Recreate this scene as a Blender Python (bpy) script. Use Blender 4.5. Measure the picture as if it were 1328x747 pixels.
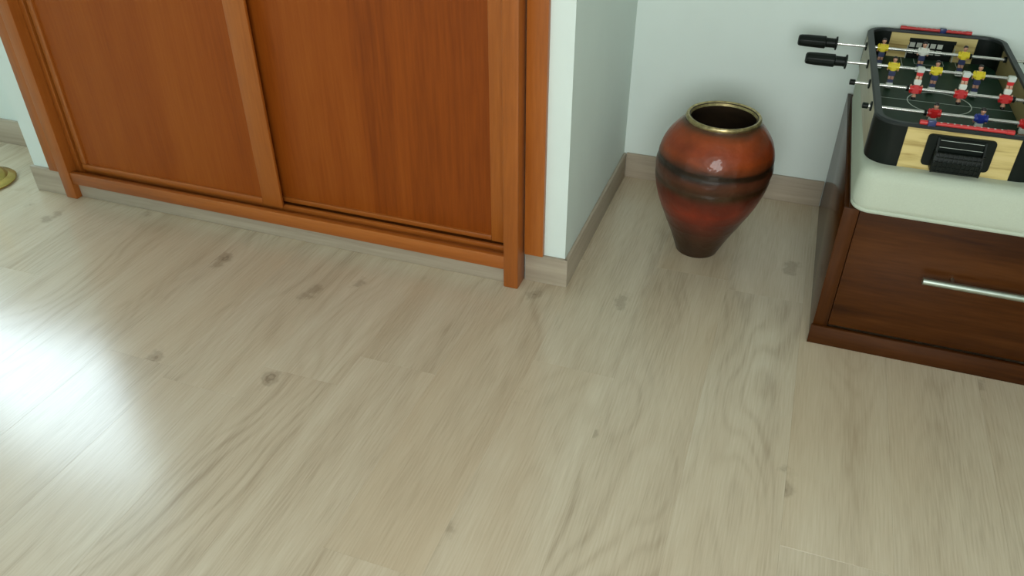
import bpy, bmesh, math, random
from mathutils import Matrix, Vector
random.seed(7)
for o in list(bpy.data.objects): bpy.data.objects.remove(o, do_unlink=True)
S = bpy.context.scene
C = S.collection
PI = math.pi

# ------------------------------------------------------------------ camera
cam = bpy.data.cameras.new('camera'); camo = bpy.data.objects.new('camera', cam); C.objects.link(camo)
cam.sensor_width = 36.0; cam.sensor_fit = 'HORIZONTAL'; cam.lens = 1032.19/1328*36.0
cam.clip_start = 0.02
camo.matrix_world = (Matrix.Translation((0, 0, 1.55)) @ Matrix.Rotation(0.342697, 4, 'Z')
                     @ Matrix.Rotation(0.957988, 4, 'X') @ Matrix.Rotation(-0.000445, 4, 'Z'))
S.camera = camo

# ------------------------------------------------------------------ light
vs = S.view_settings
S.display_settings.display_device = 'sRGB'
vs.view_transform = 'Standard'; vs.look = 'None'; vs.gamma = 1.0; vs.use_curve_mapping = False
vs.exposure = 0.0
W = bpy.data.worlds.new('daylight'); S.world = W; W.use_nodes = True
bgn = W.node_tree.nodes['Background']
bgn.inputs['Color'].default_value = (0.75, 0.88, 1.0, 1); bgn.inputs['Strength'].default_value = 3.0

def area(name, loc, rot, sx, sy, power, col):
    l = bpy.data.lights.new(name, 'AREA'); l.shape = 'RECTANGLE'; l.size = sx; l.size_y = sy
    l.energy = power; l.color = col
    o = bpy.data.objects.new(name, l); C.objects.link(o); o.location = loc; o.rotation_euler = rot
    return o
# daylight entering through the two windows of the room (area lights fill the openings)
area('daylight_rear_window', (0.15, -1.03, 1.55), (math.radians(90), 0, 0), 1.4, 1.4, 53, (0.97, 1.0, 0.93))
area('daylight_side_window', (-3.85, 2.47, 1.83), (math.radians(-90), 0, 0), 1.5, 1.26, 66, (0.70, 0.90, 1.0))

# ------------------------------------------------------------------ materials
MATS = {}
def newmat(name):
    m = bpy.data.materials.new(name); m.use_nodes = True
    nt = m.node_tree; b = nt.nodes['Principled BSDF']
    MATS[name] = m
    return m, nt, b
def N(nt, t, **kw):
    n = nt.nodes.new(t)
    for k, v in kw.items():
        if k in n.inputs: n.inputs[k].default_value = v
        else: setattr(n, k, v)
    return n
def ramp(nt, stops, interp='LINEAR'):
    r = nt.nodes.new('ShaderNodeValToRGB'); cr = r.color_ramp; cr.interpolation = interp
    while len(cr.elements) > 1: cr.elements.remove(cr.elements[-1])
    cr.elements[0].position = stops[0][0]; cr.elements[0].color = (*stops[0][1], 1)
    for p, c in stops[1:]:
        e = cr.elements.new(p); e.color = (*c, 1)
    return r
def plain(name, col, rough=0.5, metal=0.0, noise=0.06, nscale=40, bump=0.0, coat=0.0, spec=0.5):
    m, nt, b = newmat(name); L = nt.links.new
    tc = N(nt, 'ShaderNodeTexCoord')
    nz = N(nt, 'ShaderNodeTexNoise', Scale=nscale, Detail=4.0)
    L(tc.outputs['Object'], nz.inputs['Vector'])
    lo = tuple(max(0, c*(1-noise)) for c in col); hi = tuple(min(1, c*(1+noise)) for c in col)
    r = ramp(nt, [(0.3, lo), (0.7, hi)])
    L(nz.outputs['Fac'], r.inputs['Fac']); L(r.outputs['Color'], b.inputs['Base Color'])
    b.inputs['Roughness'].default_value = rough; b.inputs['Metallic'].default_value = metal
    b.inputs['Coat Weight'].default_value = coat; b.inputs['Specular IOR Level'].default_value = spec
    if bump:
        bp = N(nt, 'ShaderNodeBump', Strength=bump, Distance=0.002)
        L(nz.outputs['Fac'], bp.inputs['Height']); L(bp.outputs['Normal'], b.inputs['Normal'])
    return m
def wood(name, dark, mid, light, grain='Z', rough=0.35, fine=160., broad=7., stretch=0.06, coat=0.0, rnd=False, bump=0.05, spec=0.5):
    """laminate / veneer: broad streaks and fine pores running along the grain axis"""
    m, nt, b = newmat(name); L = nt.links.new
    tc = N(nt, 'ShaderNodeTexCoord'); vec = tc.outputs['Object']
    if rnd:
        oi = N(nt, 'ShaderNodeObjectInfo')
        ml = N(nt, 'ShaderNodeMath', operation='MULTIPLY'); ml.inputs[1].default_value = 37.0
        L(oi.outputs['Random'], ml.inputs[0])
        ad = N(nt, 'ShaderNodeVectorMath', operation='ADD'); L(vec, ad.inputs[0]); L(ml.outputs[0], ad.inputs[1]); vec = ad.outputs[0]
    sc = [1, 1, 1]; sc['XYZ'.index(grain)] = stretch
    mp = N(nt, 'ShaderNodeMapping'); mp.inputs['Scale'].default_value = sc; L(vec, mp.inputs['Vector'])
    n1 = N(nt, 'ShaderNodeTexNoise', Scale=broad, Detail=3.0, Distortion=0.8); L(mp.outputs[0], n1.inputs['Vector'])
    n2 = N(nt, 'ShaderNodeTexNoise', Scale=fine, Detail=3.0); L(mp.outputs[0], n2.inputs['Vector'])
    mx = N(nt, 'ShaderNodeMath', operation='MULTIPLY_ADD'); mx.inputs[1].default_value = 0.45
    L(n2.outputs['Fac'], mx.inputs[0]); L(n1.outputs['Fac'], mx.inputs[2])
    r = ramp(nt, [(0.45, dark), (0.72, mid), (1.0, light)])
    L(mx.outputs[0], r.inputs['Fac']); L(r.outputs['Color'], b.inputs['Base Color'])
    b.inputs['Roughness'].default_value = rough; b.inputs['Coat Weight'].default_value = coat
    b.inputs['Coat Roughness'].default_value = 0.15; b.inputs['Specular IOR Level'].default_value = spec
    bp = N(nt, 'ShaderNodeBump', Strength=bump, Distance=0.001)
    L(n2.outputs['Fac'], bp.inputs['Height']); L(bp.outputs['Normal'], b.inputs['Normal'])
    return m

def oak_floor(name):
    m, nt, b = newmat(name); L = nt.links.new
    def math_(op, a, c=None, d=None):
        n = N(nt, 'ShaderNodeMath', operation=op)
        for i, v in enumerate((a, c, d)):
            if v is None: continue
            if isinstance(v, (int, float)): n.inputs[i].default_value = v
            else: L(v, n.inputs[i])
        return n.outputs[0]
    tc = N(nt, 'ShaderNodeTexCoord'); oi = N(nt, 'ShaderNodeObjectInfo')
    off = math_('MULTIPLY', oi.outputs['Random'], 53.0)
    ad = N(nt, 'ShaderNodeVectorMath', operation='ADD'); L(tc.outputs['Object'], ad.inputs[0]); L(off, ad.inputs[1])
    P = ad.outputs[0]
    def mapped(s):
        mp = N(nt, 'ShaderNodeMapping'); mp.inputs['Scale'].default_value = s; L(P, mp.inputs['Vector']); return mp.outputs[0]
    # knots: a few voronoi cells carry one
    vo = N(nt, 'ShaderNodeTexVoronoi', Scale=1.0); L(mapped((4.6, 2.6, 0.0)), vo.inputs['Vector'])
    wob = N(nt, 'ShaderNodeTexNoise', Scale=26.0, Detail=3.0); L(P, wob.inputs['Vector'])
    kd = math_('ADD', vo.outputs['Distance'], math_('MULTIPLY', math_('SUBTRACT', wob.outputs['Fac'], 0.5), 0.30))
    sep = N(nt, 'ShaderNodeSeparateColor'); L(vo.outputs['Color'], sep.inputs['Color'])
    has = math_('GREATER_THAN', sep.outputs['Red'], 0.42)
    mr = N(nt, 'ShaderNodeMapRange'); mr.inputs['From Min'].default_value = 0.15; mr.inputs['From Max'].default_value = 0.02
    L(kd, mr.inputs['Value']); knot = math_('MULTIPLY', mr.outputs[0], has)
    kr = math_('MULTIPLY_ADD', math_('SINE', math_('MULTIPLY', kd, 90.0)), 0.18, 0.82)
    knot = math_('MULTIPLY', knot, kr)
    # cathedral figure: bands across the plank bent by a stretched noise and by the knots
    nz = N(nt, 'ShaderNodeTexNoise', Scale=1.0, Detail=1.5); L(mapped((4.2, 1.15, 0.0)), nz.inputs['Vector'])
    sx = N(nt, 'ShaderNodeSeparateXYZ'); L(P, sx.inputs[0])
    ph = math_('ADD', math_('MULTIPLY', sx.outputs['X'], 85.0), math_('MULTIPLY', nz.outputs['Fac'], 78.0))
    band = math_('MULTIPLY_ADD', math_('SINE', ph), 0.5, 0.5)
    band = math_('POWER', band, 2.2)
    amp = N(nt, 'ShaderNodeTexNoise', Scale=1.0, Detail=1.0); L(mapped((3.0, 0.9, 5.0)), amp.inputs['Vector'])
    am = N(nt, 'ShaderNodeMapRange'); am.inputs['From Min'].default_value = 0.36; am.inputs['From Max'].default_value = 0.68; L(amp.outputs['Fac'], am.inputs['Value'])
    band = math_('MULTIPLY', band, am.outputs[0])
    # pores and long streaks
    po = N(nt, 'ShaderNodeTexNoise', Scale=1.0, Detail=3.0); L(mapped((210.0, 9.0, 0.0)), po.inputs['Vector'])
    st = N(nt, 'ShaderNodeTexNoise', Scale=1.0, Detail=3.0); L(mapped((11.0, 0.9, 0.0)), st.inputs['Vector'])
    v = math_('ADD', math_('MULTIPLY', st.outputs['Fac'], 0.65), math_('MULTIPLY_ADD', po.outputs['Fac'], 0.50, 0.08))
    v = math_('SUBTRACT', v, math_('MULTIPLY', band, 0.15))
    v = math_('ADD', v, math_('MULTIPLY', math_('SUBTRACT', oi.outputs['Random'], 0.5), 0.05))
    r = ramp(nt, FLOOR_STOPS); L(v, r.inputs['Fac'])
    hue = N(nt, 'ShaderNodeTexNoise', Scale=1.0, Detail=1.0); L(mapped((3.2, 0.7, 9.0)), hue.inputs['Vector'])
    hr = N(nt, 'ShaderNodeMapRange'); hr.inputs['From Min'].default_value = 0.45; hr.inputs['From Max'].default_value = 0.75; hr.inputs['To Max'].default_value = 0.45; L(hue.outputs['Fac'], hr.inputs['Value'])
    mw = N(nt, 'ShaderNodeMix', data_type='RGBA'); L(hr.outputs[0], mw.inputs[0]); L(r.outputs['Color'], mw.inputs[6]); mw.inputs[7].default_value = (*FLOOR_WARM, 1)
    mk = N(nt, 'ShaderNodeMix', data_type='RGBA'); L(math_('MULTIPLY', knot, 0.62), mk.inputs[0]); L(mw.outputs[2], mk.inputs[6]); mk.inputs[7].default_value = (0.16, 0.115, 0.07, 1)
    L(mk.outputs[2], b.inputs['Base Color'])
    b.inputs['Roughness'].default_value = 0.21
    b.inputs['Specular IOR Level'].default_value = 0.60
    bp = N(nt, 'ShaderNodeBump', Strength=0.10, Distance=0.001)
    L(po.outputs['Fac'], bp.inputs['Height']); L(bp.outputs['Normal'], b.inputs['Normal'])
    return m

FLOOR_STOPS = [(0.34, (0.40, 0.315, 0.215)), (0.62, (0.565, 0.468, 0.338)), (0.92, (0.68, 0.59, 0.445))]
FLOOR_WARM = (0.57, 0.435, 0.285)
oak_floor('oak_floor')
plain('wall_paint', (0.72, 0.80, 0.755), rough=0.7, noise=0.015, nscale=6, bump=0.02)
plain('ceiling_paint', (0.46, 0.47, 0.44), rough=0.8, noise=0.01, nscale=6)
plain('subfloor', (0.10, 0.085, 0.06), rough=0.9)
wood('skirting_oak', (0.33, 0.27, 0.20), (0.42, 0.35, 0.265), (0.50, 0.43, 0.33), grain='X', rough=0.45, fine=120, broad=12, stretch=0.05)
wood('skirting_oak_y', (0.33, 0.27, 0.20), (0.42, 0.35, 0.265), (0.50, 0.43, 0.33), grain='Y', rough=0.45, fine=120, broad=12, stretch=0.05)
CH = ((0.26, 0.066, 0.008), (0.36, 0.098, 0.013), (0.44, 0.132, 0.021))
wood('cherry_frame', *CH, grain='Z', rough=0.36, fine=140, broad=9, rnd=True)
wood('cherry_rail', *CH, grain='X', rough=0.36, fine=140, broad=9, rnd=True)
wood('cherry_panel', (0.195, 0.038, 0.003), (0.28, 0.060, 0.005), (0.34, 0.084, 0.009), grain='Z', rough=0.40, fine=120, broad=5.5, stretch=0.05, rnd=True, spec=0.22)
BR = ((0.026, 0.007, 0.0015), (0.060, 0.017, 0.0025), (0.095, 0.030, 0.006))
wood('bed_brown_x', *BR, grain='X', rough=0.34, fine=110, broad=11, stretch=0.08, spec=0.18)
wood('bed_brown_y', *BR, grain='Y', rough=0.17, fine=110, broad=11, stretch=0.08, bump=0.0, spec=0.05)
wood('bed_brown_z', *BR, grain='Z', rough=0.34, fine=110, broad=11, stretch=0.08, spec=0.18)
plain('sheet', (0.485, 0.53, 0.425), rough=0.9, noise=0.03, nscale=300, bump=0.15)
plain('brushed_steel', (0.50, 0.56, 0.50), rough=0.38, metal=1.0, noise=0.03)
plain('chrome', (0.72, 0.72, 0.68), rough=0.22, metal=0.75, noise=0.02)
plain('black_plastic', (0.006, 0.009, 0.007), rough=0.42, spec=0.18)
plain('black_rim', (0.018, 0.023, 0.023), rough=0.45, spec=0.3)
plain('pitch_green', (0.010, 0.034, 0.018), rough=0.45, noise=0.1, spec=0.15)
plain('white_line', (0.50, 0.55, 0.50), rough=0.5)
wood('pine', (0.30, 0.20, 0.06), (0.60, 0.47, 0.19), (0.66, 0.53, 0.24), grain='X', rough=0.4, fine=70, broad=48, stretch=0.10, spec=0.3)
wood('pale_board', (0.34, 0.30, 0.19), (0.42, 0.38, 0.26), (0.48, 0.44, 0.31), grain='Y', rough=0.4, fine=80, broad=18)
wood('tan_board', (0.26, 0.19, 0.07), (0.33, 0.25, 0.10), (0.38, 0.30, 0.13), grain='Y', rough=0.45, fine=80, broad=18)
for n_, c_ in dict(yellow_shirt=(0.72, 0.58, 0.02), red_shirt=(0.60, 0.02, 0.02), white_kit=(0.68, 0.70, 0.62), blue_shirt=(0.02, 0.04, 0.30),
                   navy_kit=(0.012, 0.025, 0.10), skin=(0.55, 0.28, 0.18), hair=(0.015, 0.010, 0.010), boot=(0.62, 0.66, 0.60),
                   score_red=(0.52, 0.035, 0.035), score_blue=(0.02, 0.03, 0.12)).items():
    plain(n_, c_, rough=0.35)
plain('brass', (0.60, 0.42, 0.13), rough=0.22, metal=1.0, noise=0.12, nscale=30)
plain('aged_brass', (0.42, 0.34, 0.17), rough=0.33, metal=0.9, noise=0.35, nscale=60, bump=0.3)
plain('white_pvc', (0.80, 0.82, 0.80), rough=0.35, noise=0.01)
plain('vase_inside', (0.035, 0.020, 0.009), rough=0.6, noise=0.3, nscale=20)
plain('inside_shade', (0.02, 0.012, 0.008), rough=0.8)  # shade of the wardrobe cavity put into the colour

def vase_mat(name, H):
    m, nt, b = newmat(name); L = nt.links.new
    tc = N(nt, 'ShaderNodeTexCoord'); sx = N(nt, 'ShaderNodeSeparateXYZ'); L(tc.outputs['Object'], sx.inputs[0])
    mp = N(nt, 'ShaderNodeMapping'); mp.inputs['Scale'].default_value = (6, 6, 30); L(tc.outputs['Object'], mp.inputs['Vector'])
    nz = N(nt, 'ShaderNodeTexNoise', Scale=1.0, Detail=4.0); L(mp.outputs[0], nz.inputs['Vector'])
    h = N(nt, 'ShaderNodeMath', operation='MULTIPLY'); h.inputs[1].default_value = 1.0/H; L(sx.outputs['Z'], h.inputs[0])
    d = N(nt, 'ShaderNodeMath', operation='MULTIPLY_ADD'); d.inputs[1].default_value = 0.07; L(nz.outputs['Fac'], d.inputs[0]); L(h.outputs[0], d.inputs[2])
    e = N(nt, 'ShaderNodeMath', operation='SUBTRACT'); e.inputs[1].default_value = 0.035; L(d.outputs[0], e.inputs[0])
    dk = (0.022, 0.011, 0.005); red = (0.20, 0.022, 0.007); org = (0.275, 0.050, 0.010); brn = (0.105, 0.034, 0.015)
    r = ramp(nt, [(0.0, (0.03, 0.014, 0.006)), (0.14, (0.045, 0.018, 0.007)), (0.24, (0.07, 0.018, 0.008)), (0.34, (0.12, 0.018, 0.008)), (0.43, red), (0.53, (0.13, 0.020, 0.008)),
                  (0.585, (0.05, 0.026, 0.010)), (0.62, (0.075, 0.028, 0.012)), (0.65, brn), (0.685, (0.085, 0.026, 0.012)), (0.705, dk), (0.735, dk), (0.765, (0.15, 0.035, 0.010)), (0.80, org), (0.86, (0.26, 0.042, 0.010)),
                  (0.93, org), (0.965, (0.09, 0.032, 0.010)), (1.0, (0.03, 0.015, 0.006))])
    L(e.outputs[0], r.inputs['Fac'])
    n2 = N(nt, 'ShaderNodeTexNoise', Scale=9.0, Detail=3.0); L(tc.outputs['Object'], n2.inputs['Vector'])
    mr = N(nt, 'ShaderNodeMapRange'); mr.inputs['From Min'].default_value = 0.35; mr.inputs['From Max'].default_value = 0.7; mr.inputs['To Min'].default_value = 0.65; mr.inputs['To Max'].default_value = 1.25; L(n2.outputs['Fac'], mr.inputs['Value'])
    mx = N(nt, 'ShaderNodeMix', data_type='RGBA', blend_type='MULTIPLY'); mx.inputs[0].default_value = 1.0
    L(r.outputs['Color'], mx.inputs[6]); L(mr.outputs[0], mx.inputs[7])
    L(mx.outputs[2], b.inputs['Base Color'])
    b.inputs['Roughness'].default_value = 0.38; b.inputs['Specular IOR Level'].default_value = 0.25; b.inputs['Coat Weight'].default_value = 0.35; b.inputs['Coat Roughness'].default_value = 0.05
    n3 = N(nt, 'ShaderNodeTexNoise', Scale=28.0, Detail=2.0); L(tc.outputs['Object'], n3.inputs['Vector'])
    bp = N(nt, 'ShaderNodeBump', Strength=0.45, Distance=0.006); L(n3.outputs['Fac'], bp.inputs['Height'])
    L(bp.outputs['Normal'], b.inputs['Normal']); L(bp.outputs['Normal'], b.inputs['Coat Normal'])
    return m

# ------------------------------------------------------------------ mesh helpers
def obj(name, bm, mat, parent=None, smooth=False):
    me = bpy.data.meshes.new(name); bmesh.ops.recalc_face_normals(bm, faces=bm.faces[:])
    bm.to_mesh(me); bm.free()
    for mm in (mat if isinstance(mat, (list, tuple)) else [mat]): me.materials.append(MATS[mm])
    if smooth:
        for p in me.polygons: p.use_smooth = True
        me.set_sharp_from_angle(angle=math.radians(40))
    o = bpy.data.objects.new(name, me); C.objects.link(o)
    if parent is not None: o.parent = parent
    return o
def tag(o, label, cat, group=None):
    o['label'] = label; o['category'] = cat
    if group: o['group'] = group
    return o
def struct(o):
    o['kind'] = 'structure'; return o
def empty(name, loc, rz=0):
    o = bpy.data.objects.new(name, None); C.objects.link(o); o.location = loc; o.rotation_euler = (0, 0, rz)
    o.empty_display_size = 0.05
    return o
def add_box(bm, lo, hi, bev=0.0, seg=2):
    g = bmesh.ops.create_cube(bm, size=1.0); vs_ = g['verts']
    c = [(a+b_)/2 for a, b_ in zip(lo, hi)]; s = [b_-a for a, b_ in zip(lo, hi)]
    for v in vs_: v.co = Vector((c[0]+v.co.x*s[0], c[1]+v.co.y*s[1], c[2]+v.co.z*s[2]))
    if bev > 0:
        es = list({e for v in vs_ for e in v.link_edges})
        bmesh.ops.bevel(bm, geom=es, offset=bev, segments=seg, affect='EDGES', profile=0.5)
    return bm
def box(name, lo, hi, mat, parent=None, bev=0.0, seg=2):
    bm = bmesh.new(); add_box(bm, lo, hi, bev, seg)
    return obj(name, bm, mat, parent, smooth=bev > 0)
def boxes(name, lst, mat, parent=None, bev=0.0):
    bm = bmesh.new()
    for lo, hi in lst: add_box(bm, lo, hi, bev)
    return obj(name, bm, mat, parent, smooth=bev > 0)
def lathe(bm, prof, seg=48, axis='Z', origin=(0, 0, 0), cap0=True, cap1=True, shear=0.0):
    """prof: list of (r, t) along the axis"""
    rings = []
    for r, t in prof:
        ring = []
        for k in range(seg):
            a = 2*PI*k/seg; p, q = r*math.cos(a), r*math.sin(a)
            co = {'Z': (p+shear*t, q, t), 'X': (t, p, q), 'Y': (p, t, q)}[axis]
            ring.append(bm.verts.new(Vector(co)+Vector(origin)))
        rings.append(ring)
    for A, B in zip(rings, rings[1:]):
        for k in range(seg): bm.faces.new((A[k], A[(k+1) % seg], B[(k+1) % seg], B[k]))
    if cap0: bm.faces.new(rings[0])
    if cap1: bm.faces.new(rings[-1])
    return bm
def prism(bm, pts, z0, z1):
    a = [bm.verts.new((x, y, z0)) for x, y in pts]; b_ = [bm.verts.new((x, y, z1)) for x, y in pts]
    n = len(pts)
    for k in range(n): bm.faces.new((a[k], a[(k+1) % n], b_[(k+1) % n], b_[k]))
    bm.faces.new(a); bm.faces.new(b_)
    return bm
def arc(cx, cy, r, a0, a1, n=10):
    return [(cx+r*math.cos(a0+(a1-a0)*k/n), cy+r*math.sin(a0+(a1-a0)*k/n)) for k in range(n+1)]

# ------------------------------------------------------------------ the room
CEIL = 2.60
XL, XR, YR, YB = -4.80, 2.30, -1.00, 3.02        # left, right, rear, alcove back
YW = 2.40                                        # far wall beyond the wardrobe
floor = struct(box('floor', (XL-0.1, YR-0.1, -0.06), (XR+0.1, YB+0.1, -0.011), 'subfloor'))
struct(box('ceiling', (XL-0.1, YR-0.1, CEIL), (XR+0.1, YB+0.1, CEIL+0.08), 'ceiling_paint'))
struct(box('wall_back', (-0.60, YB, -0.011), (XR+0.1, YB+0.1, CEIL), 'wall_paint'))
struct(box('wall_right', (XR, YR, -0.011), (XR+0.1, YB, CEIL), 'wall_paint'))
struct(box('wall_left', (XL-0.1, YR, -0.011), (XL, YW, CEIL), 'wall_paint'))
# rear wall with its window opening
wx0, wx1, wz0, wz1 = -0.60, 0.90, 0.80, 2.30
struct(boxes('wall_rear', [((XL-0.1, YR-0.1, -0.011), (wx0, YR, CEIL)), ((wx1, YR-0.1, -0.011), (XR+0.1, YR, CEIL)),
                    ((wx0, YR-0.1, -0.011), (wx1, YR, wz0)), ((wx0, YR-0.1, wz1), (wx1, YR, CEIL))], 'wall_paint'))
# far wall beyond the wardrobe, with a window
fx0, fx1, fz0, fz1 = -4.65, -3.05, 1.15, 2.51
struct(boxes('wall_far', [((XL-0.1, YW, -0.011), (fx0, YW+0.1, CEIL)), ((fx1, YW, -0.011), (-2.80, YW+0.1, CEIL)),
                    ((fx0, YW, -0.011), (fx1, YW+0.1, fz0)), ((fx0, YW, fz1), (fx1, YW+0.1, CEIL))], 'wall_paint'))
def window(name, x0, x1, z0, z1, y):
    t = 0.05
    bm = bmesh.new()
    for lo, hi in [((x0, y, z0), (x0+t, y+0.05, z1)), ((x1-t, y, z0), (x1, y+0.05, z1)), ((x0+t, y, z0), (x1-t, y+0.05, z0+t)),
                   ((x0+t, y, z1-t), (x1-t, y+0.05, z1))]:
        add_box(bm, lo, hi)
    return struct(obj(name, bm, 'white_pvc'))
window('window_1', wx0, wx1, wz0, wz1, YR-0.025)
window('window_2', fx0, fx1, fz0, fz1, YW+0.0)

# wall carrying the wardrobe: a solid mass behind the doors with two plastered ends
WX0, WX1 = -2.80, -0.580
struct(boxes('wall_closet', [((WX0, 2.215, -0.011), (WX1, YB+0.1, CEIL)),
                      ((-0.720, 2.150, -0.011), (WX1, 2.215, CEIL)),
                      ((WX0, 2.100, -0.011), (-2.655, 2.215, CEIL)),
                      ((-2.655, 2.130, 2.46), (-0.720, 2.215, CEIL))], 'wall_paint'))
# skirting boards
def skirt(name, lst, mat):
    return struct(boxes(name, lst, mat, bev=0.0025))
BH = 0.108
skirt('baseboard_back', [((-0.568, YB-0.012, 0), (0.2155, YB, BH))], 'skirting_oak')
skirt('baseboard_alcove', [((WX1, 2.1381, 0), (WX1+0.012, YB-0.012, BH))], 'skirting_oak_y')
skirt('baseboard_pillar', [((-0.716, 2.138, 0), (WX1+0.0119, 2.150, BH))], 'skirting_oak')
skirt('baseboard_closet', [((-2.597, 2.100, 0), (-0.768, 2.114, 0.075))], 'skirting_oak')
skirt('baseboard_left', [((WX0-0.012, 2.086, 0), (-2.651, 2.100, BH)), ((WX0-0.012, 2.100, 0), (WX0, 2.386, BH))], 'skirting_oak')
skirt('baseboard_far', [((XL, YW-0.013, 0), (WX0-0.0121, YW, 0.118))], 'skirting_oak')

# laminate planks: each one an object under the floor
PW, PL = 0.249, 1.38
def plank_mesh(L_):
    me = bpy.data.meshes.new('plank')
    bm = bmesh.new(); w, l, t, c = PW/2-0.00005, L_/2-0.00005, 0.011, 0.0003
    v = [bm.verts.new(p) for p in [(-w, -l, -t), (w, -l, -t), (w, l, -t), (-w, l, -t), (-w, -l, -c), (w, -l, -c), (w, l, -c), (-w, l, -c),
                                   (-w+c, -l+c, 0), (w-c, -l+c, 0), (w-c, l-c, 0), (-w+c, l-c, 0)]]
    for f in [(3, 2, 1, 0), (8, 9, 10, 11), (0, 1, 5, 4), (1, 2, 6, 5), (2, 3, 7, 6), (3, 0, 4, 7), (4, 5, 9, 8), (5, 6, 10, 9), (6, 7, 11, 10), (7, 4, 8, 11)]:
        bm.faces.new([v[i] for i in f])
    bm.to_mesh(me); bm.free(); me.materials.append(MATS['oak_floor']); return me
PM = {}
ends = {}
x = 0.192
while x > XL: x -= PW
cols = []
while x < XR: cols.append(x); x += PW
known = {0: 2.315, -5: 1.448, -2: 1.745}            # end joints seen in the photograph, by column from the bed
for x0 in cols:
    k = round((x0+PW-0.192)/PW)
    j0 = known.get(k, 1.2+random.choice([0.1, 0.38, 0.62, 0.9, 1.15])+random.uniform(-.06, .06))
    ymax = YB
    if x0+PW < -0.58 and x0+PW/2 > WX0: ymax = 2.114
    if x0+PW/2 < WX0: ymax = YW
    cuts = []; y = j0
    while y > YR: y -= PL
    cuts = [YR]
    y += PL
    while y < ymax-0.01: cuts.append(y); y += PL
    cuts.append(ymax)
    for a, b_ in zip(cuts, cuts[1:]):
        key = round(b_-a, 3)
        if key < 0.05: continue
        if key not in PM: PM[key] = plank_mesh(b_-a)
        o = bpy.data.objects.new('plank', PM[key]); C.objects.link(o); o.parent = floor
        o.location = (x0+PW/2, (a+b_)/2, 0)

# ------------------------------------------------------------------ wardrobe with two sliding doors
wr = empty('wardrobe', (-1.68, 2.1, 0))
tag(wr, 'cherry wood fitted wardrobe with two sliding doors and square feet', 'wardrobe')
def wl(lo, hi): return tuple(a-b_ for a, b_ in zip(lo, (-1.68, 2.1, 0))), tuple(a-b_ for a, b_ in zip(hi, (-1.68, 2.1, 0)))
def wbox(name, lo, hi, mat, parent=wr, bev=0.002):
    lo, hi = wl(lo, hi); return box(name, lo, hi, mat, parent, bev)
WT = 2.44
wbox('post', (-2.650, 2.074, 0), (-2.597, 2.150, WT), 'cherry_frame', bev=0.004)
wbox('post', (-0.771, 2.074, 0), (-0.720, 2.150, WT), 'cherry_frame', bev=0.004)
wbox('side_board', (-0.7165, 2.130, BH+0.001), (-0.652, 2.150, WT), 'cherry_frame')
wbox('side_board', (-2.700, 2.080, BH+0.001), (-2.6505, 2.100, WT), 'cherry_frame')
wbox('bottom_rail', (-2.597, 2.079, 0.066), (-0.768, 2.1, 0.117), 'cherry_rail', bev=0.003)
wbox('top_rail', (-2.597, 2.079, 2.36), (-0.768, 2.2, WT), 'cherry_rail', bev=0.003)
tr = wbox('track', (-2.597, 2.114, 0.05), (-0.768, 2.205, 0.096), 'cherry_rail', bev=0.001)
wbox('track_ridge', (-2.597, 2.137, 0.0955), (-0.768, 2.151, 0.117), 'cherry_rail', tr, bev=0.003)
def door(x0, x1, y, z0, ls, rs, bw, first):
    """panel is the part; stiles and bottom moulding are its pieces"""
    z1 = 2.40
    p = wbox('sliding_door', (x0+0.004, y+0.009, z0+0.006), (x1-0.012, y+0.016, z1), 'cherry_panel', bev=0.0)
    wbox('stile', (x0, y, z0+bw), (x0+ls, y+0.022, z1), 'cherry_frame', p, bev=0.004)
    wbox('stile', (x1-rs, y-0.001, z0), (x1, y+0.012, z1), 'cherry_frame', p, bev=0.0025)
    wbox('bottom_moulding', (x0, y, z0), (x1-rs, y+0.022, z0+bw), 'cherry_rail', p, bev=0.004)
    return p
door(-2.556, -1.640, 2.112, 0.121, 0.026, 0.083, 0.026, True)
door(-1.775, -0.7715, 2.156, 0.120, 0.083, 0.072, 0.020, False)
wbox('cavity_shade', (-2.597, 2.206, 0.05), (-0.768, 2.2145, 2.42), 'inside_shade', bev=0.0)  # added dark sheet, stands in for shade in the cavity behind the doors
wbox('guide_strip', (-2.5965, 2.115, 0.0965), (-2.572, 2.20, 2.36), 'cherry_frame', bev=0.001)

# ------------------------------------------------------------------ vase
VH = 0.514
vase_mat('vase_glaze', VH)
vs_o = empty('vase', (-0.194, 2.546, 0))
tag(vs_o, 'large red-brown glazed floor vase with dark bands and brass rim', 'vase')
def interp(hs, rs, t):
    n = len(hs)
    for i in range(n-1):
        if hs[i] <= t <= hs[i+1]: break
    d = hs[i+1]-hs[i]; s = (t-hs[i])/d
    def mm(j):
        if j == 0: return (rs[1]-rs[0])/(hs[1]-hs[0])
        if j == n-1: return (rs[-1]-rs[-2])/(hs[-1]-hs[-2])
        return (rs[j+1]-rs[j-1])/(hs[j+1]-hs[j-1])
    return (2*s**3-3*s**2+1)*rs[i]+(s**3-2*s**2+s)*d*mm(i)+(-2*s**3+3*s**2)*rs[i+1]+(s**3-s**2)*d*mm(i+1)
vh = [0, .05, .15, .28, .42, .55, .66, .75, .84, .92, .97, 1.0]
vr = [.074, .084, .106, .138, .170, .189, .194, .190, .175, .146, .122, .117]
prof = []
for i in range(101):
    t = i/100; r = interp(vh, vr, t)
    for zc, am, wd in ((.715, -.0022, .014), (.665, .0016, .022), (.61, -.0015, .012), (.35, .0008, .01), (.24, .0008, .01)):
        r += am*math.exp(-((t-zc)/wd)**2)
    prof.append((r, t*VH))
inner = [(max(0.02, r-0.009), z) for r, z in prof[::-4] if z > 0.02]
bm = bmesh.new(); lathe(bm, prof, seg=96, shear=0.045, cap1=False)
obj('body', bm, 'vase_glaze', vs_o, smooth=True)
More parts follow.
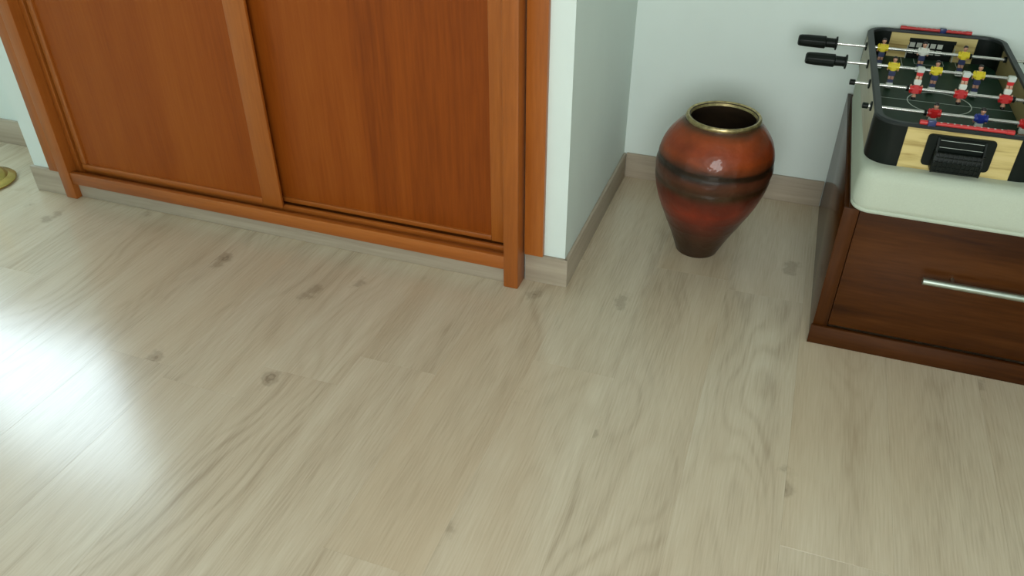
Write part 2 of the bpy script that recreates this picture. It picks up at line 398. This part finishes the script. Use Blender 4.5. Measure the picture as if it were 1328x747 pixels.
bm = bmesh.new(); lathe(bm, [(prof[-1][0], prof[-1][1])]+inner, seg=96, shear=0.045, cap0=False)
obj('interior', bm, 'vase_inside', vs_o, smooth=True)
bm = bmesh.new()
lathe(bm, [(0.1055, VH-0.010), (0.1115, VH+0.001), (0.1175, VH+0.003), (0.1215, VH-0.001), (0.1225, VH-0.008), (0.119, VH-0.015), (0.108, VH-0.012)], seg=96, shear=0.045, cap0=False, cap1=False)
obj('rim', bm, 'aged_brass', vs_o, smooth=True)['label'] = 'worn brass rim'

# ------------------------------------------------------------------ bed base with drawers
BX0, BX1, BY0, BY1 = 0.217, 2.16, 2.122, 3.006
bed = empty('bed', (BX0, BY0, 0))
tag(bed, 'dark reddish-brown single bed base with drawers and plinth', 'bed')
def bbox(name, lo, hi, mat, parent=bed, bev=0.0015):
    s = (BX0, BY0, 0); return box(name, tuple(a-b_ for a, b_ in zip(lo, s)), tuple(a-b_ for a, b_ in zip(hi, s)), mat, parent, bev)
BT = 0.4705
sp = bbox('side_panel', (BX0, BY0+0.001, 0.0), (0.2295, BY1, BT), 'bed_brown_y')
bbox('front_post', (0.2296, BY0+0.001, 0.0), (0.2574, BY0+0.05, 0.468), 'bed_brown_z')
bbox('front_edging', (BX0, BY0-0.003, 0.066), (0.2575, BY0+0.001, 0.469), 'bed_brown_z', sp, bev=0.001)
bbox('side_panel', (BX1-0.04, BY0, 0.0), (BX1, BY1, BT), 'bed_brown_y')
bbox('plinth', (BX0-0.004, BY0-0.012, 0.0), (BX1, BY0+0.0005, 0.066), 'bed_brown_x')
bbox('back_panel', (0.2296, BY1-0.02, 0.0), (BX1-0.04, BY1, 0.469), 'bed_brown_x')
bbox('slat_base', (0.2296, BY0+0.051, 0.440), (BX1-0.04, BY1-0.0205, 0.4705), 'bed_brown_x')
for x0, x1 in ((0.2595, 1.188), (1.191, 2.118)):
    d = bbox('drawer', (x0, BY0, 0.0715), (x1, BY0+0.02, 0.4685), 'bed_brown_x')
    hx0, hx1, hz = x0+0.200, x1-0.200, 0.300
    bm = bmesh.new()
    lathe(bm, [(0.0075, hx0), (0.0100, hx0+0.0015), (0.0100, hx1-0.0015), (0.0075, hx1)], seg=20, axis='X', origin=(-BX0, -0.035, hz))
    hd = obj('handle', bm, 'brushed_steel', d, smooth=True); hd['label'] = 'brushed steel bar handle'
    for px in (hx0+0.078, hx1-0.078):
        lathe(bm := bmesh.new(), [(0.005, -0.035), (0.005, 0.0005)], seg=14, axis='Y', origin=(px-BX0, 0, hz+0.001))
        if True: obj('handle_post', bm, 'brushed_steel', d, smooth=True)

# mattress under a white fitted sheet
MT = 0.597
mx0, mx1, my0, my1 = 0.230, 2.119, 2.098, 2.998
MB = 0.4705
bm = bmesh.new()
def plan(ins, r=0.052):
    x0, x1, y0, y1 = mx0+ins, mx1-ins, my0+ins, my1-ins; r = max(0.012, r-ins)
    pts = []
    for cx_, cy_, a0 in ((x1-r, y1-r, 0), (x0+r, y1-r, PI/2), (x0+r, y0+r, PI), (x1-r, y0+r, 1.5*PI)):
        pts += arc(cx_, cy_, r, a0, a0+PI/2, 10)
    out = []
    n_ = len(pts)
    for k in range(n_):                      # subdivide the long straight edges
        p, q = pts[k], pts[(k+1) % n_]; d_ = math.hypot(q[0]-p[0], q[1]-p[1])
        m_ = 40 if d_ > 0.2 else 1
        out += [(p[0]+(q[0]-p[0])*t/m_, p[1]+(q[1]-p[1])*t/m_) for t in range(m_)]
    return out
lev = [(MB, 0.010), (MB+0.002, 0.004), (MB+0.007, 0.001), (MB+0.011, 0.002), (MB+0.013, 0.0045), (MB+0.016, 0.002), (MB+0.028, 0.0), (MB+0.05, 0.0), (MB+0.075, 0.001)]
lev += [(MT-0.034+0.034*math.sin(a), 0.002+0.034*(1-math.cos(a))) for a in [PI/2*k/8 for k in range(9)]]
rings = []
for z, ins in lev:
    ring = []
    for px, py in plan(ins):
        w = 0.0014*math.sin(px*19+z*31)*math.sin(z*50+px*7)+0.0008*math.sin(px*53+py*47+z*20) if MB+0.02 < z < MT-0.004 else 0
        ring.append(bm.verts.new((px, py+w, z)))
    rings.append(ring)
n_ = len(rings[0])
for A, B in zip(rings, rings[1:]):
    for k in range(n_): bm.faces.new((A[k], A[(k+1) % n_], B[(k+1) % n_], B[k]))
bm.faces.new(rings[0]); bm.faces.new(rings[-1])
mt = obj('mattress', bm, 'sheet', None, smooth=True)
tag(mt, 'white covered mattress on the dark brown bed base', 'mattress')

# ------------------------------------------------------------------ tabletop football game
FT = empty('foosball_table', (0.4440, 2.573, MT), math.radians(1.0))
tag(FT, 'tabletop football game with black corners and pine ends on white mattress', 'table football')
FX, FY, FZ = 0.213, 0.420, 0.122
GZ = 0.031                                            # pitch height
def fbox(name, lo, hi, mat, parent=FT, bev=0.001): return box(name, lo, hi, mat, parent, bev)
def rim_pts(hx, hy, r):
    return (arc(hx-r, hy-r, r, 0, PI/2)+arc(-hx+r, hy-r, r, PI/2, PI)+arc(-hx+r, -hy+r, r, PI, 1.5*PI)+arc(hx-r, -hy+r, r, 1.5*PI, 2*PI))
prism(bm := bmesh.new(), rim_pts(FX-0.0135, FY-0.0135, 0.049), 0.004, 0.016); obj('base_board', bm, 'black_plastic', FT)
prism(bm := bmesh.new(), rim_pts(FX-0.0135, FY-0.0135, 0.049), 0.0165, GZ); pitch = obj('pitch', bm, 'pitch_green', FT)
# pitch markings, slightly proud
def ln(x0, y0, x1, y1, w=0.0016):
    box('pitch_line', (min(x0, x1)-w/2, min(y0, y1)-w/2, GZ), (max(x0, x1)+w/2, max(y0, y1)+w/2, GZ+0.0004), 'white_line', pitch)
ln(-0.198, 0, 0.198, 0)
for s in (-1, 1):
    for hw, dp in ((0.085, 0.11), (0.045, 0.05)):
        ln(-hw, s*0.40, -hw, s*(0.40-dp)); ln(hw, s*0.40, hw, s*(0.40-dp)); ln(-hw, s*(0.40-dp), hw, s*(0.40-dp))
bm = bmesh.new(); n = 64
rg = [[bm.verts.new((r*math.cos(2*PI*k/n), r*math.sin(2*PI*k/n), z)) for k in range(n)] for r, z in ((0.087, GZ), (0.087, GZ+0.0005), (0.090, GZ+0.0005), (0.090, GZ))]
for A, B in zip(rg, rg[1:]):
    for k in range(n): bm.faces.new((A[k], A[(k+1) % n], B[(k+1) % n], B[k]))
obj('centre_circle', bm, 'white_line', pitch)
# long side boards
for s in (-1, 1):
    xa, xb = sorted((s*FX, s*(FX-0.012)))
    fbox('side_board', (xa, -FY+0.075, 0.0), (xb, FY-0.075, 0.112), 'pale_board' if s < 0 else 'tan_board')
# black corner blocks, rounded outside
CW, CL, R = 0.080, 0.078, 0.062
for sx in (-1, 1):
    for sy in (-1, 1):
        ri = R-0.013
        pts = [(sx*(FX-CW), sy*FY)]
        pts += [(sx*(FX-R+R*math.cos(a)), sy*(FY-R+R*math.sin(a))) for a in [PI/2*(1-k/10) for k in range(11)]]
        pts += [(sx*FX, sy*(FY-CL)), (sx*(FX-0.013), sy*(FY-CL))]
        pts += [(sx*(FX-R+ri*math.cos(a)), sy*(FY-R+ri*math.sin(a))) for a in [PI/2*k/10 for k in range(11)]]
        pts += [(sx*(FX-CW), sy*(FY-0.013))]
        bm = bmesh.new(); prism(bm, pts, 0.0, 0.113); obj('corner_block', bm, 'black_plastic', FT, smooth=True)
# top rim: rounded frame
bm = bmesh.new()
lv = [(FX+0.000, FY+0.002, R, 0.1125), (FX+0.000, FY+0.003, R, 0.118), (FX-0.003, FY+0.000, R, FZ), (FX-0.018, FY-0.009, R-0.012, FZ), (FX-0.019, FY-0.011, R-0.012, 0.119), (FX-0.018, FY-0.011, R-0.012, 0.1125)]
rings = [[bm.verts.new((px, py, z)) for px, py in rim_pts(hx, hy, r)] for hx, hy, r, z in lv]
m_ = len(rings[0])
for A, B in zip(rings, rings[1:]+rings[:1]):
    for k in range(m_): bm.faces.new((A[k], A[(k+1) % m_], B[(k+1) % m_], B[k]))
obj('rim', bm, 'black_rim', FT, smooth=True)

# end panels with goals; s=-1 is the end away from the wall
def end_panel(s):
    ya, yb = sorted((s*(FY-0.001), s*(FY-0.012)))
    x0, x1 = -FX+CW+0.0005, FX-CW-0.0005
    gx0, gx1, gz0, gz1 = -0.070, 0.070, GZ, 0.094
    p = boxes('end_panel', [((x0, ya, 0.0), (gx0, yb, 0.112)), ((gx1, ya, 0.0), (x1, yb, 0.112)), ((gx0, ya, gz1), (gx1, yb, 0.112)), ((gx0, ya, 0.0), (gx1, yb, 0.022))], 'pine', FT)
    # goal mouth surround with rounded corners, on the outside face
    yo = s*FY
    if s < 0:
        bz0, bz1, hw = 0.016, 0.102, 0.080
        bm = bmesh.new(); r = 0.010
        pts = (arc(hw-r, bz1-r, r, 0, PI/2, 4)+arc(-hw+r, bz1-r, r, PI/2, PI, 4)+arc(-hw+r, bz0+r, r, PI, 1.5*PI, 4)+arc(hw-r, bz0+r, r, 1.5*PI, 2*PI, 4))
        fr = [bm.verts.new((a, yo-0.005, b_)) for a, b_ in pts]; bk = [bm.verts.new((a, yo+0.001, b_)) for a, b_ in pts]
        for k in range(len(pts)): bm.faces.new((fr[k], fr[(k+1) % len(pts)], bk[(k+1) % len(pts)], bk[k]))
        bm.faces.new(fr); bm.faces.new(bk)
        obj('goal_surround', bm, 'black_plastic', p)
        # ball-return basket: open top tray leaning out of the surround
        bm = bmesh.new()
        wT, wB, yT, yB_, zT, zB = 0.055, 0.055, yo-0.008, yo-0.032, 0.094, 0.014
        def bar(a, b_, t=0.0032):
            a, b_ = Vector(a), Vector(b_); d = (b_-a); 
            mid = (a+b_)/2; q = d.to_track_quat('X', 'Z').to_matrix().to_4x4()
            g = bmesh.ops.create_cube(bm, size=1.0, matrix=Matrix.Translation(mid) @ q @ Matrix.Diagonal((d.length+t, t, t, 1)))
        def F(u, w):    # front sheet: u across, w up
            return Vector(((u*2-1)*(wB+(wT-wB)*w), yB_+(yT-yB_)*max(0, (w-0.35)/0.65)**1.2, zB+(zT-zB)*w))
        for w in (0.0, 0.16, 0.32, 0.48, 0.60, 1.0):
            bar(F(0, w), F(1, w), 0.004 if w in (0.0, 1.0) else 0.0026)
        for u in [k/10 for k in range(11)]:
            for w0, w1 in ((0, .35), (.35, .6), (.6, 1.0))[:3 if u in (0.0, 1.0) else 2]: bar(F(u, w0), F(u, w1), 0.0026 if 0 < u < 1 else 0.005)
        for sx in (0, 1):
            for w in (0.0, .25, .5, .75): 
                a = F(sx, w); bar(a, Vector((a.x, yo-0.003, a.z)), 0.003)
        for sx in (-1, 1):   # solid cheeks
            add_box(bm, (sx*0.057-0.002, yo-0.030, zB), (sx*0.057+0.002, yo-0.004, 0.066))
        add_box(bm, (-0.056, yo-0.030, zB), (0.056, yo-0.004, zB+0.004))
        obj('ball_basket', bm, 'black_plastic', p)
        bm = bmesh.new()                       # dark sheet behind the ribs
        cols_ = [[bm.verts.new(F(u, w)+Vector((0, 0.0012, 0))) for u in (0.0, 1.0)] for w in [k/10 for k in range(7)]]
        for A, B in zip(cols_, cols_[1:]): bm.faces.new((A[0], A[1], B[1], B[0]))
        obj('basket_sheet', bm, 'black_plastic', p)
        # the goal is closed by a dark backing with two pale lines of the pitch shining through
        fbox('goal_backing', (-0.068, yo+0.0125, GZ+0.0005), (0.068, yo+0.016, 0.093), 'pitch_green', p, bev=0)
        for w in (0.78, 0.97):
            q_ = F(0.04, w); fbox('goal_bar', (q_.x, q_.y-0.0032, q_.z-0.0004), (-q_.x, q_.y-0.0020, q_.z+0.0004), 'white_line', p, bev=0)
    else:
        fbox('goal_backing', (-0.075, yo-0.0012, 0.022), (0.075, yo+0.003, 0.105), 'black_plastic', p, bev=0)
        fbox('goal_lintel', (-0.072, yo-0.0145, 0.088), (0.072, yo-0.0115, 0.099), 'black_plastic', p, bev=0)
        cells = []
        for r_ in range(2):
            for c_ in range(5):
                cx = -0.058+c_*0.0215; cz = 0.052+r_*0.0215
                cells.append(((cx-0.0082, yo-0.0020, cz-0.0078), (cx+0.0082, yo-0.0011, cz+0.0078)))
        for lo, hi in cells: box('net_hole_light', lo, hi, 'white_kit', p)  # pale blocks painted as light showing through the net holes
        fbox('goal_post', (-0.0735, yo-0.020, GZ), (-0.0712, yo-0.0122, 0.075), 'white_line', p, bev=0)
        fbox('goal_post', (0.0712, yo-0.020, GZ), (0.0735, yo-0.0122, 0.075), 'white_line', p, bev=0)
    # score counter on the rim
    ys = s*(FY-0.004)
    sb = empty_score = None
    bm = bmesh.new(); x0s, x1s = (-0.110, 0.110)
    lathe(bm, [(0.0035, x0s), (0.0062, x0s+0.001), (0.0062, x0s+0.018), (0.0050, x0s+0.019), (0.0050, x1s-0.019), (0.0062, x1s-0.018), (0.0062, x1s-0.001), (0.0035, x1s)], seg=14, axis='X', origin=(0, ys, FZ+0.0055))
    sb = obj('score_bar', bm, 'score_red', FT, smooth=True)
    px = -0.081 if s < 0 else 0.022
    fbox('score_slider', (px-0.0095, ys-0.0075, FZ-0.001), (px+0.0095, ys+0.0075, FZ+0.0135), 'score_blue', sb, bev=0.0015)
    boxes('score_mark', [((-0.060+k*0.0155-0.0022, ys-0.0022, FZ+0.0098), (-0.060+k*0.0155+0.0022, ys+0.0012, FZ+0.0108)) for k in range(10)], 'white_line', sb)
end_panel(-1); end_panel(1)

# rods, handles, washers
RZ = 0.098
RY = [0.267, 0.089, -0.089, -0.267]
rodx = [(-0.312, 0.255), (-0.283, 0.255), (-0.260, 0.29), (-0.2285, 0.29)]
HP = [(0.0110, 0.0), (0.0165, 0.003), (0.0190, 0.010), (0.0200, 0.030), (0.0205, 0.075), (0.0200, 0.087), (0.0155, 0.090), (0.0150, 0.112), (0.0155, 0.118), (0.0215, 0.1195), (0.0220, 0.124), (0.0140, 0.1255)]
def fluted(bm, prof, ox, sgn, y):
    seg = 40; rings = []
    for i, (r, t) in enumerate(prof):
        ring = []
        for k in range(seg):
            a = 2*PI*k/seg; rr = r*(1-0.05*(1+math.cos(a*10))/2) if 2 <= i <= 4 else r
            ring.append(bm.verts.new((ox+sgn*t, y+rr*math.cos(a), RZ+rr*math.sin(a))))
        rings.append(ring)
    for A, B in zip(rings, rings[1:]):
        for k in range(seg): bm.faces.new((A[k], A[(k+1) % seg], B[(k+1) % seg], B[k]))
    bm.faces.new(rings[0]); bm.faces.new(rings[-1])
hand = [(-0.430, 1), (-0.401, 1), (0.415, -1), (0.415, -1)]
for i, y in enumerate(RY):
    x0, x1 = rodx[i]
    bm = bmesh.new(); lathe(bm, [(0.0046, x0), (0.0046, x1)], seg=16, axis='X', origin=(0, y, RZ))
    rod = obj('rod', bm, 'chrome', FT, smooth=True)
    bm = bmesh.new(); ox, sg = hand[i]; fluted(bm, HP, ox, sg, y)
    h = obj('handle', bm, 'black_plastic', rod, smooth=True); h['label'] = 'black plastic grip'
    # rubber end cap on the far end
    cx_, sgn = (x1, 1) if sg > 0 else (x0, -1)
    bm = bmesh.new(); a, b_ = sorted((cx_-sgn*0.006, cx_+sgn*0.010))
    lathe(bm, [(0.0060, a), (0.0082, a+0.001), (0.0082, b_-0.001), (0.0060, b_)], seg=16, axis='X', origin=(0, y, RZ))
    obj('end_cap', bm, 'black_plastic', rod, smooth=True)
    for s in (-1, 1):
        bm = bmesh.new(); a, b_ = sorted((s*(FX-0.0005), s*(FX+0.005)))
        lathe(bm, [(0.011, a), (0.0135, a+0.001), (0.0135, b_-0.001), (0.0075, b_)], seg=20, axis='X', origin=(0, y, RZ))
        obj('washer', bm, 'black_plastic', rod, smooth=True)
        bm = bmesh.new(); a, b_ = sorted((s*(FX-0.013), s*(FX-0.020)))
        lathe(bm, [(0.0095, a), (0.0095, b_)], seg=16, axis='X', origin=(0, y, RZ))
        obj('bushing', bm, 'black_plastic', rod, smooth=True)

# the little players: torso is the part; head, hair, shorts, legs, boots are its pieces
def ell(bm, c, r, seg=12):
    g = bmesh.ops.create_uvsphere(bm, u_segments=seg, v_segments=8, radius=1.0)
    for v in g['verts']: v.co = Vector((c[0]+v.co.x*r[0], c[1]+v.co.y*r[1], c[2]+v.co.z*r[2]))
PMESH = {}
def taper(bm, z0, z1, a, b_, bev=0.002):
    """tapered block: (hx,hy) at z0 -> (hx,hy) at z1"""
    g = bmesh.ops.create_cube(bm, size=2.0)['verts']
    for v in g:
        hx, hy = a if v.co.z < 0 else b_
        v.co = Vector((v.co.x*hx, v.co.y*hy, z0 if v.co.z < 0 else z1))
    es = list({e for v in g for e in v.link_edges}); bmesh.ops.bevel(bm, geom=es, offset=bev, segments=2, affect='EDGES')
def pm(key, fn, mat):
    if (key, mat) not in PMESH:
        bm = bmesh.new(); fn(bm); o = obj('figure_piece', bm, mat, None, smooth=True); PMESH[(key, mat)] = o.data; bpy.data.objects.remove(o)
    return PMESH[(key, mat)]
def torso(bm):
    taper(bm, -0.014, 0.013, (0.0095, 0.0075), (0.0135, 0.0085), 0.004)
    for s in (-1, 1): ell(bm, (s*0.0135, 0, 0.003), (0.0042, 0.0055, 0.0105))
    lathe(bm, [(0.0082, -0.0165), (0.0082, 0.0165)], seg=16, axis='X')
def head(bm): ell(bm, (0, 0, 0.0225), (0.0066, 0.0070, 0.0082)); lathe(bm, [(0.0038, 0.011), (0.0038, 0.018)], seg=10)
def hairm(bm): ell(bm, (0, 0.0012, 0.0262), (0.0071, 0.0073, 0.0058))
def hand_l(bm): ell(bm, (-0.0148, -0.001, -0.008), (0.0030, 0.0036, 0.0045))
def hand_r(bm): ell(bm, (0.0148, -0.001, -0.008), (0.0030, 0.0036, 0.0045))
def shorts(bm): taper(bm, -0.028, -0.0125, (0.0100, 0.0072), (0.0092, 0.0070))
def leg_l(bm): add_box(bm, (-0.0083, -0.0045, -0.038), (-0.0007, 0.0045, -0.027), 0.0012)
def leg_r(bm): add_box(bm, (0.0007, -0.0045, -0.038), (0.0083, 0.0045, -0.027), 0.0012)
def socks(bm): taper(bm, -0.050, -0.037, (0.0085, 0.0058), (0.0082, 0.0052))
def boots(bm): taper(bm, -0.063, -0.0480, (0.0098, 0.0105), (0.0094, 0.0080), 0.0015)
def player(x, i, tilt, shirt, short, sock):
    t = bpy.data.objects.new('player', pm('player', torso, shirt)); C.objects.link(t); t.parent = FT
    t.location = (x, RY[i], RZ); t.rotation_euler = (tilt, 0, 0)
    t['label'] = {'yellow_shirt': 'player in yellow shirt', 'red_shirt': 'player in red shirt', 'white_kit': 'player in white shirt', 'blue_shirt': 'player in blue shirt'}[shirt]
    for nm, fn, mt_ in (('head', head, 'skin'), ('hair', hairm, 'hair'), ('hand', hand_l, 'skin'), ('hand', hand_r, 'skin'), ('shorts', shorts, short), ('leg', leg_l, 'skin'), ('leg', leg_r, 'skin'), ('socks', socks, sock), ('boots', boots, 'boot')):
        c = bpy.data.objects.new(nm, pm(fn.__name__, fn, mt_)); C.objects.link(c); c.parent = t
for x, shirt in ((-0.164, 'yellow_shirt'), (-0.042, 'white_kit'), (0.077, 'yellow_shirt')): player(x, 0, -0.10, shirt, 'navy_kit', 'navy_kit')
for x in (-0.140, -0.019, 0.099): player(x, 1, -0.12, 'yellow_shirt', 'navy_kit', 'navy_kit')
for x in (-0.089, 0.030, 0.145): player(x, 2, PI-0.10, 'red_shirt', 'white_kit', 'red_shirt')
for x, shirt in ((-0.055, 'red_shirt'), (0.060, 'blue_shirt'), (0.168, 'red_shirt')): player(x, 3, 0.12, shirt, 'white_kit', 'red_shirt' if shirt == 'red_shirt' else 'blue_shirt')
for x, i in ((0.097, 0), (0.166, 2), (-0.077, 3), (-0.111, 2)):        # black stop rings on the rods
    bm = bmesh.new(); lathe(bm, [(0.0085, x-0.003), (0.0085, x+0.003)], seg=16, axis='X', origin=(0, RY[i], RZ)); obj('stop_ring', bm, 'black_plastic', FT, smooth=True)

# ------------------------------------------------------------------ brass base beyond the wardrobe
br = empty('brass_stand', (-3.075, 2.055, 0))
tag(br, 'round polished brass stand foot on the floor beside the wardrobe wall', 'stand')
bm = bmesh.new()
lathe(bm, [(0.118, 0.0), (0.126, 0.004), (0.128, 0.010), (0.122, 0.016), (0.108, 0.019), (0.100, 0.024)], seg=64)
obj('foot_ring', bm, 'brass', br, smooth=True)
bm = bmesh.new()
lathe(bm, [(0.100, 0.0235), (0.094, 0.034), (0.080, 0.046), (0.060, 0.054), (0.040, 0.058), (0.024, 0.066)], seg=64)
obj('dome', bm, 'brass', br, smooth=True)
bm = bmesh.new()
lathe(bm, [(0.024, 0.065), (0.018, 0.075), (0.013, 0.090), (0.011, 0.12), (0.011, 0.60), (0.016, 0.61), (0.016, 0.63), (0.008, 0.64)], seg=32)
obj('stem', bm, 'brass', br, smooth=True)
